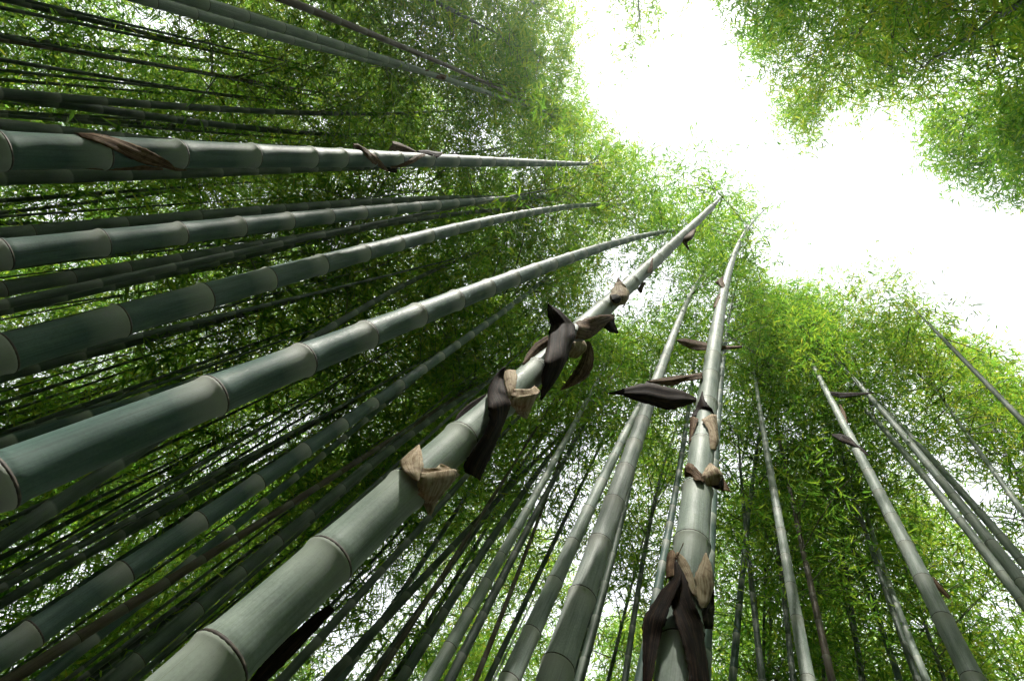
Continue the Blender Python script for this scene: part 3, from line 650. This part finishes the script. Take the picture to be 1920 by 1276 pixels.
for k, (key, (p, D, H, zk)) in enumerate(FIT.items()):
    mat, z0, nb, label = SPEC[key]
    big = key in HERO
    zk = RINGS.get(key, zk)
    nodes = node_heights(H, zk if (big or key in RINGED) else (), 100 + k)
    ROOTS[key] = make_bamboo('bamboo', p, D, H, nodes, mat, 28 if big else (24 if key in RINGED else 12), big or key in RINGED,
                             (1.3, 11.0) if big else ((1.3, 8.5) if key in RINGED else None), 500 + k,
                             z0, int(nb * .85) if big else int(nb * (1.25 if key in FULL else .55)), 30 if key in FULL else 22, 5, .108 if key in FULL else .122, 1.6, True,
                             label=label, category='bamboo', group='tall bamboos standing around the path')

# ------------------------------------------------------------------ dry culm sheaths
def catmull(A, n):
    A = np.asarray(A, float)
    P = np.vstack([2 * A[0] - A[1], A, 2 * A[-1] - A[-2]])
    t = np.linspace(0, len(A) - 1 - 1e-6, n)
    i = t.astype(int); f = (t - i)[:, None]
    p0, p1, p2, p3 = P[i], P[i + 1], P[i + 2], P[i + 3]
    return .5 * (2 * p1 + (p2 - p0) * f + (2 * p0 - 5 * p1 + 4 * p2 - p3) * f * f + (3 * p1 - p0 - 3 * p2 + p3) * f ** 3)

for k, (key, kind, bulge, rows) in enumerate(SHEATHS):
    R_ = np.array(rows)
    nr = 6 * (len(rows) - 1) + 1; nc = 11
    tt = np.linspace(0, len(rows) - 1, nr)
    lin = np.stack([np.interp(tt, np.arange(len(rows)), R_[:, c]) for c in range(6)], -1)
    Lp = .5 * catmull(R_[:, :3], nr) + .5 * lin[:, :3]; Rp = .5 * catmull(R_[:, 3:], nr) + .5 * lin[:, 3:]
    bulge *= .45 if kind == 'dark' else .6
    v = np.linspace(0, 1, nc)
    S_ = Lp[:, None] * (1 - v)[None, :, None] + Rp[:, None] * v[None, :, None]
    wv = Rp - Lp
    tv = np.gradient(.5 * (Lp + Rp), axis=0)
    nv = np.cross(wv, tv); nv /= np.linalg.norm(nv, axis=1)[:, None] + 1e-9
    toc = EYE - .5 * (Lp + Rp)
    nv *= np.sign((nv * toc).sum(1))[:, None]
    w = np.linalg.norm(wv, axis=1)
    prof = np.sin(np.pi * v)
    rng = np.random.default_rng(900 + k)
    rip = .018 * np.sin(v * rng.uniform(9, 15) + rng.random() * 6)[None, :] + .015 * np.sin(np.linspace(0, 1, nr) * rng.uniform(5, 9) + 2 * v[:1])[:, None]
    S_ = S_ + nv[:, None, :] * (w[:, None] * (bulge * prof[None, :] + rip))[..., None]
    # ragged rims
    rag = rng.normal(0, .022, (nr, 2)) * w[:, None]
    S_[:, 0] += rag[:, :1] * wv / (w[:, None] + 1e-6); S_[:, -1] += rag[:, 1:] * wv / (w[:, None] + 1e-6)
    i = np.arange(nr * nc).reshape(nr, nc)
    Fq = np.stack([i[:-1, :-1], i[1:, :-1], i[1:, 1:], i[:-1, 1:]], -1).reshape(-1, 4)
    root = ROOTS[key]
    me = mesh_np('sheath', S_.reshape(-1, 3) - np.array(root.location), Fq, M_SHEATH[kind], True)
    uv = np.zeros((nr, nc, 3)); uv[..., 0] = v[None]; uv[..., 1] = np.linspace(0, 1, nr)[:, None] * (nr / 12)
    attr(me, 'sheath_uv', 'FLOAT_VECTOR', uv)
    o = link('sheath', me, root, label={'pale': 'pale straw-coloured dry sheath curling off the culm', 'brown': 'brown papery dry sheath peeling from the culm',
                                        'dark': 'nearly black dry sheath hanging from the culm'}[kind])  # some dark pieces are the shaded hollow of a curl
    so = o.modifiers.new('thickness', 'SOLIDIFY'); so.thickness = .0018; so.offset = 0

# ------------------------------------------------------------------ the grove behind
rng = np.random.default_rng(11)
VARIANTS = []
for v in range(11):
    H = [12.5, 13.5, 14.5, 13.0, 12.0, 15.0, 11.5, 13.0, 14.0, 10.5, 9.0][v]
    p = [0, 0] + list(rng.normal(0, .25, 2)) + list(rng.normal(0, .22, 2)) + list(rng.normal(0, .12, 2))
    D = [.085, .1, .11, .09, .08, .11, .075, .09, .1, .055, .042][v]
    nodes = node_heights(H, (), 40 + v)
    z0 = [6.2, 7.0, 4.6, 6.6, 2.8, 3.8, 6.5, 2.4, 3.2, 6.6, 6.2][v]
    far = v in (2, 4, 5, 7, 8)
    cm = culm_mesh(p, D, H, nodes, [M_DEEP, M_CULM, M_DEEP, M_CULM, M_DEEP, M_CULM, M_DEAD, M_DEEP, M_DEEP, M_DEEP, M_DEEP][v], 8, False, (0, 0))
    VARIANTS.append((cm, p, D, H, z0, far))

taken = [tuple(axis_xy(p, 0.0)) for (p, D, H, z) in FIT.values()]
for k, (x, y, lx, ly, H, z0, lab) in enumerate(EDGE):
    taken.append((x, y))
    q = [x, y, lx * .3, ly * .3, lx * .35, ly * .35, lx * .12, ly * .12]
    make_bamboo('bamboo', q, .1, H, node_heights(H, (), 300 + k), [M_CULM, M_DEEP][k % 2], 10, False, None, 800 + k,
                z0, 20 if 'sparse' in lab else (112 if y < -1.4 else 92), 20 if 'sparse' in lab else 26, 5, .138, 2.2 if 'sparse' in lab else 1.8, 'sparse' not in lab, label=lab, category='bamboo',
                group='bamboos across the path' if y < -1.4 else 'slender bamboos of the grove behind')
fwd_az = math.pi / 2
placed = 0
tries = 0
WEDGE = []
for key, short in SHORT.items():
    q = FIT[key][0]
    m_ = axis_xy(q, 4.0)
    WEDGE.append((math.degrees(math.atan2(m_[1], m_[0])), short))
WEDGE.sort()
ORD = 'first second third fourth fifth sixth seventh eighth ninth tenth eleventh twelfth thirteenth fourteenth fifteenth sixteenth seventeenth eighteenth nineteenth twentieth twenty-first twenty-second twenty-third twenty-fourth twenty-fifth twenty-sixth twenty-seventh twenty-eighth twenty-ninth thirtieth thirty-first thirty-second thirty-third thirty-fourth thirty-fifth thirty-sixth thirty-seventh thirty-eighth thirty-ninth fortieth'.split()
BEHIND = []
while placed < N_BACK and tries < 20000:
    tries += 1
    r = 3.6 + 10.4 * rng.random() ** .75
    pick = rng.random()
    a = rng.uniform(-100, 260) if pick < .62 else (rng.uniform(70, 165) if pick < .82 else rng.uniform(-14, 50))
    front = -12 < a < 165
    if not front and (r > 12 or rng.random() < .5):
        continue
    x, y = r * math.cos(math.radians(a)), r * math.sin(math.radians(a))
    thin = placed >= N_BACK - N_THIN
    if thin:
        r, a = 3.0 + 6.5 * rng.random(), rng.uniform(78, 150)
        x, y = r * math.cos(math.radians(a)), r * math.sin(math.radians(a)); front = True
    sep = .3 if thin else (.75 if r < 9 else 1.0)
    if any((x - q[0]) ** 2 + (y - q[1]) ** 2 < sep * sep for q in taken):
        continue
    if bool(in_gap(x, y, 1.35)):
        continue
    vi = (int(rng.integers(0, 4)) if rng.random() > .06 else 6) if r < 8.5 else int(rng.choice((2, 4, 5, 7, 8)))
    if thin:
        vi = int(rng.choice((9, 10)))
    cm, vp, vD, H, z0, far = VARIANTS[vi]
    lab = 'bamboo across the path, mostly out of view, added to help shade the grove'  # mostly unseen bamboos, added for the shade they give
    grp = 'bamboos across the path'
    if front:
        grp = 'slender bamboos of the grove behind'
    taken.append((x, y)); placed += 1
    root = link('bamboo', None, None, label=lab, category='bamboo', group=grp)
    root.location = (x, y, 0)
    root.rotation_euler = (rng.normal(0, .02), rng.normal(0, .02), rng.random() * 6.283)
    sc = rng.uniform(.9, 1.12)
    root.scale = (sc, sc, sc * rng.uniform(.94, 1.05))
    if front:
        BEHIND.append((a, root, vi))
    link('culm', cm, root)
    LV, LT, TV, TF = crown(rng, vp, vD, H, z0, 84 if far else (72 if vi < 9 else 7), 17, 5, .2 if far else .14, 1.8, False, (0, 0), r > 7.5)
    link('foliage', mesh_np('foliage', LV, LT, M_LEAF), root, kind='stuff')
    if r < 9:
        link('branchwork', mesh_np('branchwork', TV, TF, M_TWIG, True), root, kind='stuff')
BEHIND.sort(key=lambda e: e[0])
count = {}
for a, root, vi in BEHIND:
    w = [s for d, s in WEDGE if d < a]
    s = w[-1] if w else 'lower right corner'
    count[s] = count.get(s, 0) + 1
    kind = {0: 'dark green', 1: 'grey-green', 2: 'dark green', 3: 'grey-green', 4: 'dark green', 5: 'grey-green', 6: 'brown'}.get(vi, 'dark green')
    root['label'] = 'thin %s bamboo of the grove, %s clockwise from the %s' % (kind, ORD[min(count[s], 40) - 1], s)
# far wood as one mass, plus unseen columns added to block low light
rng = np.random.default_rng(5)
LVs, LTs, off = [], [], 0
for k in range(400):
    front = k < 130
    low = k >= 200  # low columns, partly in view, added to close off horizon light
    rim = k >= 310  # outer ring added to block light coming in from the horizon
    a = math.radians(rng.uniform(-25, 172) if front else (rng.uniform(0, 360) if low else rng.uniform(172, 335)))
    r = (14.2 + 10.5 * rng.random() ** .8) if front else 9.0 + 6.0 * rng.random()
    q = [r * math.cos(a), r * math.sin(a)] + list(rng.normal(0, .25, 6))
    H = rng.uniform(11.5, 15)
    if low:
        a = math.radians(rng.uniform(75, 175)) if k % 3 == 0 else a; a = math.radians(rng.uniform(-32, 48)) if k % 3 == 1 else a; r = rng.uniform(13, 25) if k % 3 != 1 else rng.uniform(11, 18); q[0], q[1] = r * math.cos(a), r * math.sin(a); H = rng.uniform(5, 8)
    if rim:
        a = rng.uniform(0, 2 * math.pi); r = rng.uniform(25.5, 30); q[0], q[1] = r * math.cos(a), r * math.sin(a); H = rng.uniform(12, 15.5)
    if low:
        LV, LT, TV, TF = crown(rng, q, .09, H, .1, 60 if rim else 50, 5, 5, .85 if rim else .62, 2.8, False, (0, 0), True)
    else:
        LV, LT, TV, TF = crown(rng, q, .09, H, rng.uniform(1.0, 3.5) if front else .2, 60, 10 if front else 6, 5, .32 if front else .42, 2.1, False, (0, 0), True)
    LVs.append(LV); LTs.append(LT + off); off += len(LV)
link('distant_grove', mesh_np('distant_grove', np.concatenate(LVs), np.concatenate(LTs), M_LEAF),
     label='mass of far bamboo foliage, with unseen parts added to block low light', kind='stuff', category='grove')

# haze volume added to imitate the bloom around the sky opening
hx, hz0, hz1 = 1600.0, -1.2, 19.5
hv = [(x, y, z) for z in (hz0, hz1) for y in (-hx, hx) for x in (-hx, hx)]
hf = [(0, 2, 3, 1), (4, 5, 7, 6), (0, 1, 5, 4), (2, 6, 7, 3), (0, 4, 6, 2), (1, 3, 7, 5)]
mt, n_, l_, out_ = new_mat('haze_air')
vol = n_.new('ShaderNodeVolumePrincipled')
vol.inputs['Color'].default_value = (.95, .97, 1, 1)
vol.inputs['Density'].default_value = .0021
vol.inputs['Anisotropy'].default_value = .85
l_.new(vol.outputs[0], out_.inputs['Volume'])
link('haze', mesh_np('haze', hv, hf, mt), label='thin haze added for the glow around the opening', kind='stuff', category='haze')
